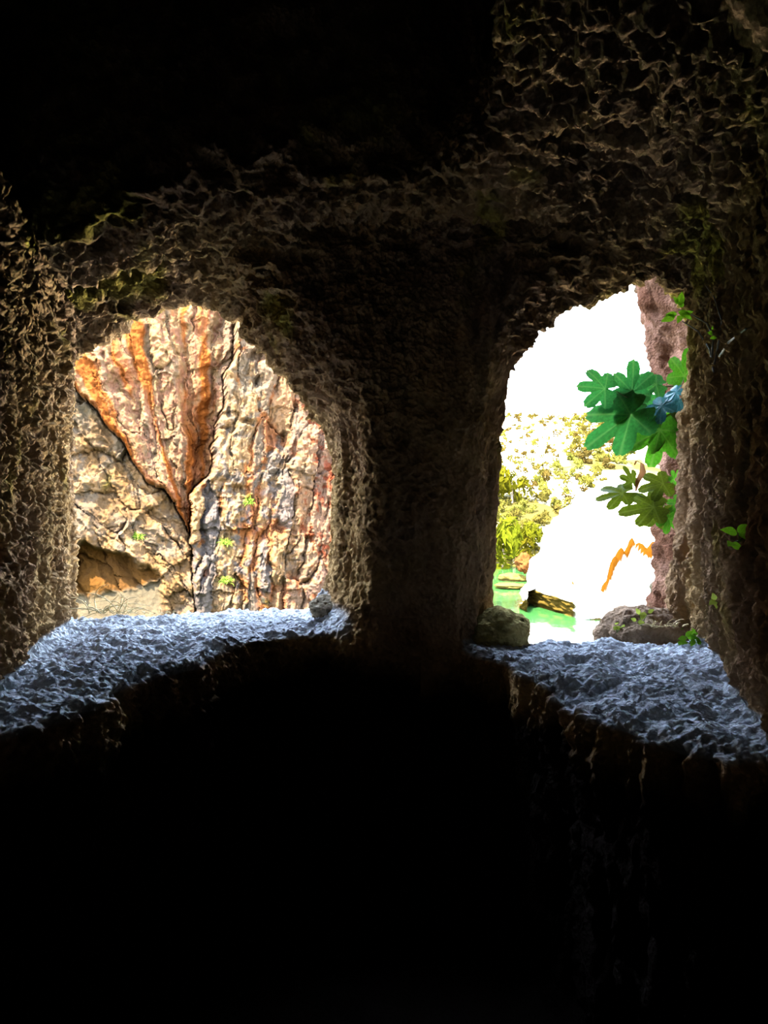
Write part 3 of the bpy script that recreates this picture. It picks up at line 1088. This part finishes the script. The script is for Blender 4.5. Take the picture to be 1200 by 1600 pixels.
tag(obj('rock_buttress', mesh_np('rock_buttress', BV, bf, True, bc.astype(np.float32)), M['cave']),
    'pinkish rock buttress outside, behind the fig leaves', 'rock')

# ------------------------------------------------------------------ rocks and earth on the sills
tag(boulder('mossy_rock', at(780, 988, 3.12), (0.13, 0.14, 0.10), np.array([0.58, 0.46, 0.17]), M['cave'], 11, 0.16, 64, 40), 'rounded mossy rock at the foot of the pillar by the river opening', 'rock')
tag(boulder('earth_mound', at(1012, 1005, 3.33), (0.23, 0.15, 0.17), np.array([0.3740, 0.2448, 0.1496]), M['cave'], 12, 0.2, 64, 40), 'mound of brown earth on the sill under the fig branches', 'earth mound')
tag(boulder('sill_rock', at(508, 950, 3.30), (0.07, 0.10, 0.05), np.array([0.30, 0.24, 0.16]), M['cave'], 13, 0.2, 48, 30), 'small brown rock on the sill at the pillar beside the red cliff', 'rock')

# ------------------------------------------------------------------ scrub and trees of the far hillside
def object_tint(mat, amount=0.35):
    """vary the colour of alike plants from one to the next"""
    nt = mat.node_tree
    b = nt.nodes['Principled BSDF']
    src = b.inputs['Base Color'].links[0].from_socket
    oi = nt.nodes.new('ShaderNodeObjectInfo')
    hs = nt.nodes.new('ShaderNodeHueSaturation')
    mr = nt.nodes.new('ShaderNodeMapRange')
    mr.inputs['To Min'].default_value = 1 - amount
    mr.inputs['To Max'].default_value = 1 + amount
    nt.links.new(oi.outputs['Random'], mr.inputs['Value'])
    nt.links.new(mr.outputs[0], hs.inputs['Value'])
    mr2 = nt.nodes.new('ShaderNodeMapRange')
    mr2.inputs['To Min'].default_value = 0.47
    mr2.inputs['To Max'].default_value = 0.53
    nt.links.new(oi.outputs['Random'], mr2.inputs['Value'])
    nt.links.new(mr2.outputs[0], hs.inputs['Hue'])
    nt.links.new(src, hs.inputs['Color'])
    for l in list(src.links):
        if l.to_node != hs:
            to = l.to_socket
            nt.links.remove(l)
            nt.links.new(hs.outputs[0], to)


M['scrub'] = leaf_mat('scrub_leaves', (0.031, 0.025, 0.0045), 0.25, rough=0.8)
object_tint(M['scrub'])
M['tree'] = leaf_mat('tree_leaves', (0.027, 0.027, 0.0014), 0.3, rough=0.7)
object_tint(M['tree'], 0.2)
M['bark'] = plain_mat('bark', (0.16, 0.11, 0.07))


def bush_mesh(name, seed, n, leaf, squash=0.8):
    r = np.random.default_rng(seed)
    V, Fc = [], []
    lobes = r.normal(size=(6, 3)) * np.array([0.28, 0.28, 0.2]) + np.array([0, 0, 0.5 * squash])
    for k in range(n):
        c0 = lobes[r.integers(6)]
        d = r.normal(size=3)
        d /= np.linalg.norm(d)
        c = c0 + d * (0.25 + 0.09 * r.random()) * np.array([1, 1, squash])
        c[2] = max(c[2], 0.02)
        u = r.normal(size=3)
        u -= d * u.dot(d) * 0.6
        u /= np.linalg.norm(u)
        w_ = np.cross(d, u) * 0.7
        s = leaf * (0.6 + 0.8 * r.random())
        i = len(V)
        V += [c - u * s, c - w_ * s * 0.5, c + u * s, c + w_ * s * 0.5]
        Fc.append((i, i + 1, i + 2, i + 3))
    return py_mesh(name, V, Fc, False)


bush_meshes = [bush_mesh('scrub_bush', 20 + k, 190, 0.19) for k in range(4)]
for b_ in bush_meshes:
    b_.materials.append(M['scrub'])
rr = random.Random(3)
cand = np.random.default_rng(3).random((6000, 3))
cY = np.where(cand[:, 2] < 0.10, 134 + 6 * cand[:, 0], 60 + 78 * cand[:, 0] ** 1.25)      # a tenth of them along the crest
cP = 768 + cand[:, 1] * 300
cX = (cP - 600) / F * cY
cZ = hill_z(np.stack([cX, cY, 0 * cX], 1))
cPy = 800 - (cZ - EYE) / cY * F
spots = []
for k in range(len(cX)):
    px, py = cP[k], cPy[k]
    if cand[k, 2] >= 0.10 and px < 880 + (py - 655) * 0.4 and py < 722 and rr.random() > 0.22:      # bare white rock high on the left
        continue
    if py > 878 or (px > 850 and py > 830 - (px - 850) * 0.9):      # hidden behind the outcrop
        continue
    if spots and min((cX[k] - q[0]) ** 2 + (cY[k] - q[1]) ** 2 for q in spots) < 3.4:
        continue
    spots.append((float(cX[k]), float(cY[k]), float(cZ[k]), float(px), float(py)))
    if len(spots) >= 290:
        break
for k, (xq, Yq, zq, px, py) in enumerate(spots):
    o = obj('scrub_bush', bush_meshes[k % 4], None)
    o.location = (xq, Yq, zq - 0.1)
    s = (0.85 + 0.6 * rr.random()) * (0.8 + Yq / 300) * (0.75 if (px < 890 and py < 725) else 1.0)
    o.scale = (s, s, s * (0.8 + 0.4 * rr.random()))
    o.rotation_euler = (0, 0, rr.random() * 6.28)
    if py < 722 and px < 890:
        lab, grp = 'sparse little scrub bush on the bare white upper hillside', 'scrub on the bare white rock of the far hill'
    elif py < 722:
        lab, grp = 'yellow-green scrub bush along the upper hillside behind the upper fig leaves', 'scrub along the upper far hill'
    elif px < 850:
        lab, grp = 'olive scrub bush on the slope above the river bend trees', 'scrub above the river bend'
    else:
        lab, grp = 'yellow-green scrub bush on the slope above the huge white rock', 'scrub above the white rock'
    tag(o, lab, 'bush', grp)

crowns = [bush_mesh('crown', 50 + k, 480, 0.12, 1.0) for k in range(2)]
for b_ in crowns:
    b_.materials.append(M['tree'])
trees = [(786, 872, 57, 5.2, 'leafy green tree on the river bank, tallest beside the pillar edge'),
         (803, 862, 60, 4.2, 'green tree next to the bank tree, second from the pillar'),
         (822, 858, 63, 3.2, 'shorter yellow-green tree between the bank trees and white rock'),
         (800, 800, 78, 5.0, 'bright green tree higher on the slope above the bank trees'),
         (835, 835, 64, 2.6, 'low round tree nearest the white rock at the river bend')]
for k, (px, py, Yq, hgt, lab) in enumerate(trees):
    p = at(px, py, Yq)
    p.z = float(hill_z([[p.x, p.y, 0]])[0]) - 0.1
    t = empty('tree', p)
    tag(t, lab, 'tree', 'trees at the river bend')
    V, Fc = tube([(0, 0, -0.2), (0.05, 0, hgt * 0.2), (0, 0.05, hgt * 0.5)], [0.14, 0.11, 0.05])
    obj('trunk', py_mesh('trunk', V, Fc), M['bark'], t)
    c = obj('crown', crowns[k % 2], None, t)
    c.location = (0, 0, hgt * 0.04)
    c.scale = (hgt * 0.62, hgt * 0.62, hgt * 0.86)

# ------------------------------------------------------------------ fig branches
M['fig_a'] = leaf_mat('fig_leaf_green', (0.0170, 0.1020, 0.0170), 0.5, (0.0612, 0.1564, 0.0340))
M['fig_b'] = leaf_mat('fig_leaf_olive', (0.0442, 0.0646, 0.0034), 0.45, (0.0816, 0.1088, 0.0170))
M['fig_c'] = leaf_mat('fig_leaf_bright', (0.0340, 0.1292, 0.0054), 0.55, (0.0816, 0.1700, 0.0204))
M['fig_sky'] = leaf_mat('fig_leaf_sky_sheen', (0.0340, 0.1496, 0.1496), 0.15, (0.1020, 0.2720, 0.2720), 0.22)  # blue reflection of the sky painted into the colour of these leaves
M['twig'] = plain_mat('green_twig', (0.09, 0.13, 0.04))
M['grey_twig'] = plain_mat('grey_twig', (0.2856, 0.2584, 0.2244))
M['sprout'] = leaf_mat('sprout_leaf', (0.1360, 0.3128, 0.0102), 0.5, rough=0.5)
M['sprout_pale'] = leaf_mat('sprout_leaf_pale', (0.2448, 0.2856, 0.0408), 0.5, rough=0.6)
M['straw'] = plain_mat('straw', (0.60, 0.46, 0.22))
M['dry_leaf'] = leaf_mat('dry_leaf', (0.2312, 0.1088, 0.0408), 0.3, rough=0.8)


def fig_outline(th, seed):
    """radius of a five-lobed fig leaf around its heart; th = 0 is the tip"""
    r = random.Random(seed)
    lob = [(0.0, 1.0, 0.40), (0.88, 0.92, 0.42), (-0.88, 0.92, 0.42), (1.80, 0.74, 0.50), (-1.80, 0.74, 0.50), (2.55, 0.50, 0.4), (-2.55, 0.50, 0.4)]
    v = 0.0
    for a, l, w_ in lob:
        l *= 1 + 0.10 * (r.random() - 0.5)
        d = abs((th - a + math.pi) % (2 * math.pi) - math.pi) / w_
        v = max(v, l * max(0, 1 - 0.06 * min(d, 1) - 0.38 * d ** 2.8))
    return max(v, 0.50 if abs(th) < 2.8 else 0.12)


def fig_leaf(name, seed, curl=0.18):
    nt_, nr = 96, 7
    V, T = [(0, 0, 0)], [1.0]
    for k in range(nr):
        q = (k + 1) / nr
        for j in range(nt_):
            th = -math.pi + 2 * math.pi * j / nt_
            R_ = fig_outline(th, seed) * (1 + 0.025 * math.sin(th * 37 + seed))
            x, y = R_ * q * math.sin(th), R_ * q * math.cos(th)
            near_v = min(abs((th - a + math.pi) % (2 * math.pi) - math.pi) for a in (0, .86, -.86, 1.72, -1.72))
            z = 0.10 * min(near_v, 0.4) * q - curl * (x * x + y * y) + 0.03 * math.sin(5 * x + seed) * q
            V.append((x, y, z))
            T.append(0.7 if near_v * R_ * q < 0.012 else max(0, 0.15 - near_v * R_ * q * 3))
    Fc = []
    for j in range(nt_):
        Fc.append((0, 1 + j, 1 + (j + 1) % nt_))
        for k in range(nr - 1):
            a = 1 + k * nt_ + j
            b = 1 + k * nt_ + (j + 1) % nt_
            Fc.append((a, a + nt_, b + nt_, b))
    me = py_mesh(name, V, Fc)
    at_ = me.color_attributes.new('tint', 'FLOAT_COLOR', 'POINT')
    at_.data.foreach_set('color', np.repeat(np.array(T, np.float32), 4))
    return me


def place_leaf(parent, root, base_px, tip_px, Y, wide, tilt, mat, seed, dY=0.0, curl=0.18):
    """a fig leaf from its stalk end to its tip; tilt turns its face away from the viewer"""
    a = at(*base_px, Y)
    b = at(*tip_px, Y + dY)
    heart = a + (b - a) * 0.28
    ln = (b - heart).length
    yv = (b - heart).normalized()
    toward = Vector((0, -1, 0))
    zv = (toward - yv * toward.dot(yv)).normalized()
    xv = yv.cross(zv)
    R_ = Matrix((xv, yv, zv)).transposed().to_4x4() @ Matrix.Rotation(tilt, 4, 'Y')
    me = fig_leaf('leaf', seed, curl)
    me.materials.append(mat)
    o = obj('leaf', me, None, parent)
    o.matrix_local = Matrix.Translation(heart - root) @ R_ @ Matrix.Diagonal((ln * wide, ln, ln, 1))
    V, Fc = tube([a - root, (a + heart) / 2 - root + Vector((0, 0, -0.003)), heart - root], [0.0022, 0.002, 0.0016])
    o2 = obj('leaf_stalk', py_mesh('leaf_stalk', V, Fc), M['twig'], o)
    o2.matrix_parent_inverse = o.matrix_local.inverted()
    return o


def branch(parent, root, pts, r0, r1, mat, name='stem'):
    P_ = [at(px, py, Y) - root for px, py, Y in pts]
    n = len(P_)
    V, Fc = tube(P_, [r0 + (r1 - r0) * k / (n - 1) for k in range(n)], 7)
    return obj(name, py_mesh(name, V, Fc), mat, parent)


fa, fb_, fc_, ft = M['fig_a'], M['fig_b'], M['fig_c'], M['fig_sky']
root = at(1090, 655, 3.62)
fig1 = empty('fig_branch', root)
tag(fig1, 'upper fig branch with big green lobed leaves against the white sky', 'branch')
branch(fig1, root, [(1100, 662, 3.66), (1066, 660, 3.58), (1045, 656, 3.52), (1032, 651, 3.5), (1018, 640, 3.48), (1005, 632, 3.46), (985, 624, 3.46), (962, 611, 3.45)], 0.006, 0.002, M['twig'])
branch(fig1, root, [(1095, 606, 3.62), (1066, 603, 3.56), (1040, 604, 3.53), (1022, 610, 3.5), (1003, 620, 3.48), (990, 628, 3.47)], 0.005, 0.002, M['twig'])
for args in [((962, 610), (901, 601), 3.44, 0.98, 0.25, fa, 1),
             ((986, 632), (991, 562), 3.46, 0.85, -0.2, fa, 2),
             ((1040, 602), (987, 598), 3.50, 0.80, 0.45, fa, 3),
             ((1004, 626), (934, 640), 3.47, 0.85, 0.5, fa, 4),
             ((1012, 630), (917, 694), 3.43, 0.72, 0.3, fa, 5),
             ((1036, 650), (1019, 728), 3.47, 0.95, 0.1, fc_, 6),
             ((1052, 640), (978, 704), 3.51, 0.60, 0.65, fb_, 7),
             ((1066, 606), (1077, 540), 3.52, 0.75, -0.3, fc_, 8),
             ((1064, 618), (1056, 650), 3.49, 0.95, 0.3, ft, 9),
             ((1046, 624), (1003, 660), 3.42, 0.75, 0.8, ft, 10),
             ((1066, 604), (1034, 632), 3.44, 0.6, 0.85, ft, 11),
             ((1050, 640), (1046, 690), 3.55, 0.9, -0.4, fc_, 12),
             ((1010, 612), (1002, 650), 3.52, 1.0, 0.2, fa, 14),
             ((1040, 658), (1062, 714), 3.53, 0.8, -0.2, fc_, 15),
             ((1030, 606), (1018, 590), 3.55, 1.0, 0.2, fa, 16)]:
    place_leaf(fig1, root, *args)
root = at(1090, 770, 3.60)
fig2 = empty('fig_branch', root)
tag(fig2, 'lower fig branch with olive green leaves in front of the white rock', 'branch')
branch(fig2, root, [(1095, 805, 3.62), (1064, 799, 3.56), (1042, 791, 3.52), (1020, 782, 3.5), (1000, 775, 3.48), (985, 765, 3.47)], 0.005, 0.0018, M['twig'])
branch(fig2, root, [(1092, 785, 3.60), (1064, 768, 3.55), (1056, 752, 3.52), (1045, 752, 3.5), (1010, 760, 3.48)], 0.004, 0.0018, M['twig'])
for args in [((990, 768), (929, 779), 3.45, 0.62, 0.5, fb_, 21),
             ((990, 762), (978, 728), 3.46, 1.0, 0.5, fb_, 22),
             ((1050, 752), (1000, 764), 3.48, 0.85, 0.4, fb_, 23),
             ((1042, 790), (969, 798), 3.46, 0.75, 0.4, fb_, 24),
             ((1042, 786), (1010, 822), 3.50, 0.9, 0.3, fb_, 25),
             ((1046, 800), (1041, 834), 3.46, 0.95, 0.1, fc_, 26),
             ((1070, 780), (1046, 800), 3.47, 1.0, 0.4, fc_, 27),
             ((1050, 756), (1062, 734), 3.49, 0.9, 0.5, fc_, 28)]:
    place_leaf(fig2, root, *args)
# a withered leaf curling on the lower branch
P_ = [at(993, 768, 3.47), at(996, 752, 3.465), at(1004, 738, 3.46), at(1003, 724, 3.455), at(994, 720, 3.45), at(991, 726, 3.445)]
V, Fc = [], []
for k, p in enumerate(P_):
    wd = [0.004, 0.012, 0.016, 0.009, 0.006, 0.002][k]
    V += [p - root + Vector((-wd, -0.004, 0.003 * (k % 2))), p - root + Vector((0, 0.006, 0)), p - root + Vector((wd, -0.003, -0.004 * (k % 2)))]
for k in range(len(P_) - 1):
    for j in (0, 1):
        Fc.append((3 * k + j, 3 * k + j + 1, 3 * k + j + 4, 3 * k + j + 3))
o = obj('withered_leaf', py_mesh('withered_leaf', V, Fc), M['dry_leaf'], fig2)
o['label'] = 'brown withered curled leaf'


# ------------------------------------------------------------------ small plants in the cave
def oval_leaf(name, mat, w_=0.32):
    V, Fc = [], []
    n = 8
    for k in range(n + 1):
        t = k / n
        h = w_ * math.sin(math.pi * t ** 0.8) * (1 - 0.25 * t)
        z = -0.25 * t * t
        V += [(-h, t, z + 0.12 * h), (0, t, z), (h, t, z + 0.12 * h)]
    for k in range(n):
        for j in (0, 1):
            Fc.append((3 * k + j, 3 * k + j + 1, 3 * k + j + 4, 3 * k + j + 3))
    me = py_mesh(name, V, Fc)
    me.materials.append(mat)
    return me


leaf_green = oval_leaf('leaf', M['sprout'])
leaf_pale = oval_leaf('leaf', M['sprout_pale'], 0.38)


def sprig(name, base, stems, label, cat, me, mat=None, group=None):
    """base point; stems = list of (direction, length, [leaf sizes])"""
    t = empty(name, base)
    tag(t, label, cat, group)
    r = random.Random(int(abs(base.x * 977 + base.z * 131)))
    for d, ln, leaves in stems:
        d = Vector(d).normalized()
        bend = Vector((0, 0, -0.25 * ln))
        pts = [Vector((0, 0, 0)), d * ln * 0.5, d * ln + bend * 0.3]
        V, Fc = tube(pts, [0.0022, 0.0016, 0.001], 5)
        obj('stem', py_mesh('stem', V, Fc), mat or M['twig'], t)
        for k, s in enumerate(leaves):
            f = 0.45 + 0.55 * (k + 1) / len(leaves)
            p = pts[1] * (1 - (f - .5) * 2) + pts[2] * (f - .5) * 2 if f > 0.5 else pts[1] * f * 2
            ax = Vector((r.uniform(-1, 1), r.uniform(-0.9, 0.1), r.uniform(-0.35, 0.8))).normalized()
            zv = Vector((r.uniform(-.4, .4), -0.8, r.uniform(0.1, 0.9)))
            zv = (zv - ax * zv.dot(ax)).normalized()
            xv = ax.cross(zv)
            o = obj('leaf', me, None, t)
            o.matrix_local = Matrix.Translation(p) @ Matrix((xv, ax, zv)).transposed().to_4x4() @ Matrix.Diagonal((s, s, s, 1))
    return t


def onto(px, py, lift=0.0):
    p = hit(px, py)
    return p + Vector((0, 0, lift))


sprig('sprout', onto(1078, 1002), [((-.5, -.3, .6), .05, [.045, .04, .04]), ((.4, -.4, .5), .06, [.05, .045, .045]), ((0, -.5, .4), .05, [.045, .04, .035]), ((.8, -.2, .5), .05, [.04, .04]), ((-.9, -.4, .3), .07, [.04, .035, .03]), ((.2, -.6, .7), .06, [.04, .04, .03]), ((.6, -.6, .2), .07, [.04, .035, .03])],
      'bright green leafy sprout on the blue ledge at the foot of the fluted wall', 'plant', leaf_green)
sprig('sprout', onto(1050, 990), [((-.3, -.3, .8), .04, [.03, .03, .025]), ((.3, -.3, .6), .035, [.03, .025])],
      'tiny green sprout between the earth mound and the brighter ledge sprout', 'plant', leaf_green)
sprig('sprout', at(1002, 978, 3.19), [((-.2, -.2, .9), .06, [.035, .03, .03]), ((.3, -.2, .8), .07, [.035, .03, .03]), ((-.6, -.3, .6), .04, [.03, .025])],
      'pale yellow-green sprout on top of the brown earth mound', 'plant', leaf_pale)
sprig('sprout', at(964, 988, 3.17), [((-.2, -.2, .8), .04, [.03, .025, .025]), ((.4, -.2, .7), .04, [.03, .025])],
      'small pale sprout at the river end of the earth mound', 'plant', leaf_pale)
sprig('wall_plant', onto(1152, 846), [((-.4, -.6, .4), .06, [.05, .05, .045]), ((.2, -.7, .5), .06, [.05, .045, .04]), ((-.7, -.5, -.1), .05, [.045, .04])],
      'bright green plant rooted halfway up the fluted wall', 'plant', leaf_green)
sprig('wall_plant', onto(1112, 945), [((-.3, -.7, .4), .05, [.035, .03, .03]), ((.3, -.7, .6), .05, [.03, .03])],
      'faint yellow-green plant low on the fluted wall above the ledge', 'plant', leaf_pale)
# shoots hanging from the top of the right wall
base = onto(1108, 560)
shoot = empty('hanging_shoot', base)
tag(shoot, 'grey twigs with a rosette of bright leaves at the top of the river opening', 'plant')
for pts in ([(1108, 560), (1112, 532), (1100, 508), (1080, 494), (1060, 486)], [(1112, 575), (1118, 540), (1122, 505), (1112, 470), (1098, 452)], [(1110, 585), (1104, 548), (1090, 520), (1066, 505)], [(1120, 560), (1135, 535), (1160, 520)]):
    Q = []
    for k, (px, py) in enumerate(pts):
        q = hit(px, py) if px > 1090 else at(px, py, 2.98)
        Q.append(q + Vector((-0.012, -0.03, 0)) - base)
    V, Fc = tube(Q, [0.004 - 0.0006 * k for k in range(len(Q))], 5)
    obj('twig', py_mesh('twig', V, Fc), M['grey_twig'], shoot)
rl = random.Random(9)
for cpx, cpy, Yc, n, s in ((1060, 486, 2.95, 9, 0.055), (1110, 522, None, 6, 0.028)):
    c = (at(cpx, cpy, Yc) if Yc else hit(cpx, cpy) + Vector((-0.015, -0.04, 0))) - base
    for k in range(n):
        th = 2 * math.pi * k / n + 0.3
        th += rl.uniform(-.35, .35)
        ax = Vector((math.cos(th), rl.uniform(-.8, .3), math.sin(th) * 0.9 + 0.15)).normalized()
        zv = Vector((0.1, -1, 0.3))
        zv = (zv - ax * zv.dot(ax)).normalized()
        o = obj('leaf', leaf_green, None, shoot)
        sc = s * (0.6 + 0.6 * rl.random())
        o.matrix_local = Matrix.Translation(c + ax * 0.012 + Vector((rl.uniform(-.015, .015), 0, rl.uniform(-.02, .02)))) @ Matrix((ax.cross(zv), ax, zv)).transposed().to_4x4() @ Matrix.Diagonal((sc, sc, sc, 1))


def dry_tuft(label, base, n, spread, hgt, seed):
    t = empty('straw_tuft', base)
    tag(t, label, 'straw')
    r = random.Random(seed)
    for k in range(n):
        a = Vector((r.uniform(-1, 1) * spread, r.uniform(-.4, .4) * spread * 0.5, -0.01))
        d = Vector((r.uniform(-.7, .7), r.uniform(-.4, .3), r.uniform(.3, 1.0)))
        ln = hgt * r.uniform(0.4, 1.1)
        sw = Vector((r.uniform(-1, 1), r.uniform(-.5, .5), 0)) * ln * 0.6
        pts = [a + d * ln * q + sw * q * q + Vector((0, 0, -0.45 * ln * q * q)) for q in (0, .25, .5, .75, 1)]
        V, Fc = tube(pts, [0.0024, 0.0022, 0.002, 0.0016, 0.001], 4)
        obj('stalk', py_mesh('stalk', V, Fc), M['straw'], t)
    return t


dry_tuft('dry straw stalks curling up at the sill corner before the red cliff', at(172, 955, 3.24), 30, 0.09, 0.24, 5)
dry_tuft('flattened dry straw on the sill in the middle of the cliff opening', at(235, 955, 3.4), 16, 0.12, 0.06, 6)
dry_tuft('tangle of dry straw between earth mound and fluted wall', at(1050, 975, 3.12), 26, 0.09, 0.07, 7)

# grass tufts on the red cliff
M['cliff_grass'] = leaf_mat('cliff_grass', (0.1088, 0.1632, 0.0204), 0.3, rough=0.7)
for px, py, s, lab in ((216, 840, 0.26, 'green grass tuft above the hollow of the red cliff'), (386, 785, 0.30, 'green grass tuft on the grey slabs of the cliff, uppermost'),
                       (350, 848, 0.26, 'green grass tuft in the middle of the grey cliff slabs'), (352, 905, 0.30, 'lowest green grass tuft on the grey cliff slabs')):
    x_, z_ = cl(px, py)
    kk = np.argmin((CX - x_) ** 2 + (CZ - z_) ** 2)
    b0 = Vector(cliff_v[kk].tolist())
    r = random.Random(px)
    V, Fc = [], []
    for k in range(70):
        d = Vector((r.uniform(-1, 1), r.uniform(-1.1, -.1), r.uniform(-.2, 1.1))).normalized()
        sd_ = d.cross(Vector((0, 1, 0.2))).normalized() * 0.012
        p0 = Vector((r.uniform(-.3, .3) * s, 0.0, r.uniform(-.2, .2) * s))
        p1 = p0 + d * s * r.uniform(.4, .8)
        p2 = p1 + (d + Vector((0, -.3, -.9))) * s * 0.3
        i = len(V)
        V += [p0 - sd_, p0 + sd_, p1 - sd_ * .8, p1 + sd_ * .8, p2]
        Fc += [(i, i + 1, i + 3, i + 2), (i + 2, i + 3, i + 4)]
    o = obj('grass_tuft', py_mesh('grass_tuft', V, Fc), M['cliff_grass'])
    o.location = b0
    tag(o, lab, 'grass tuft')
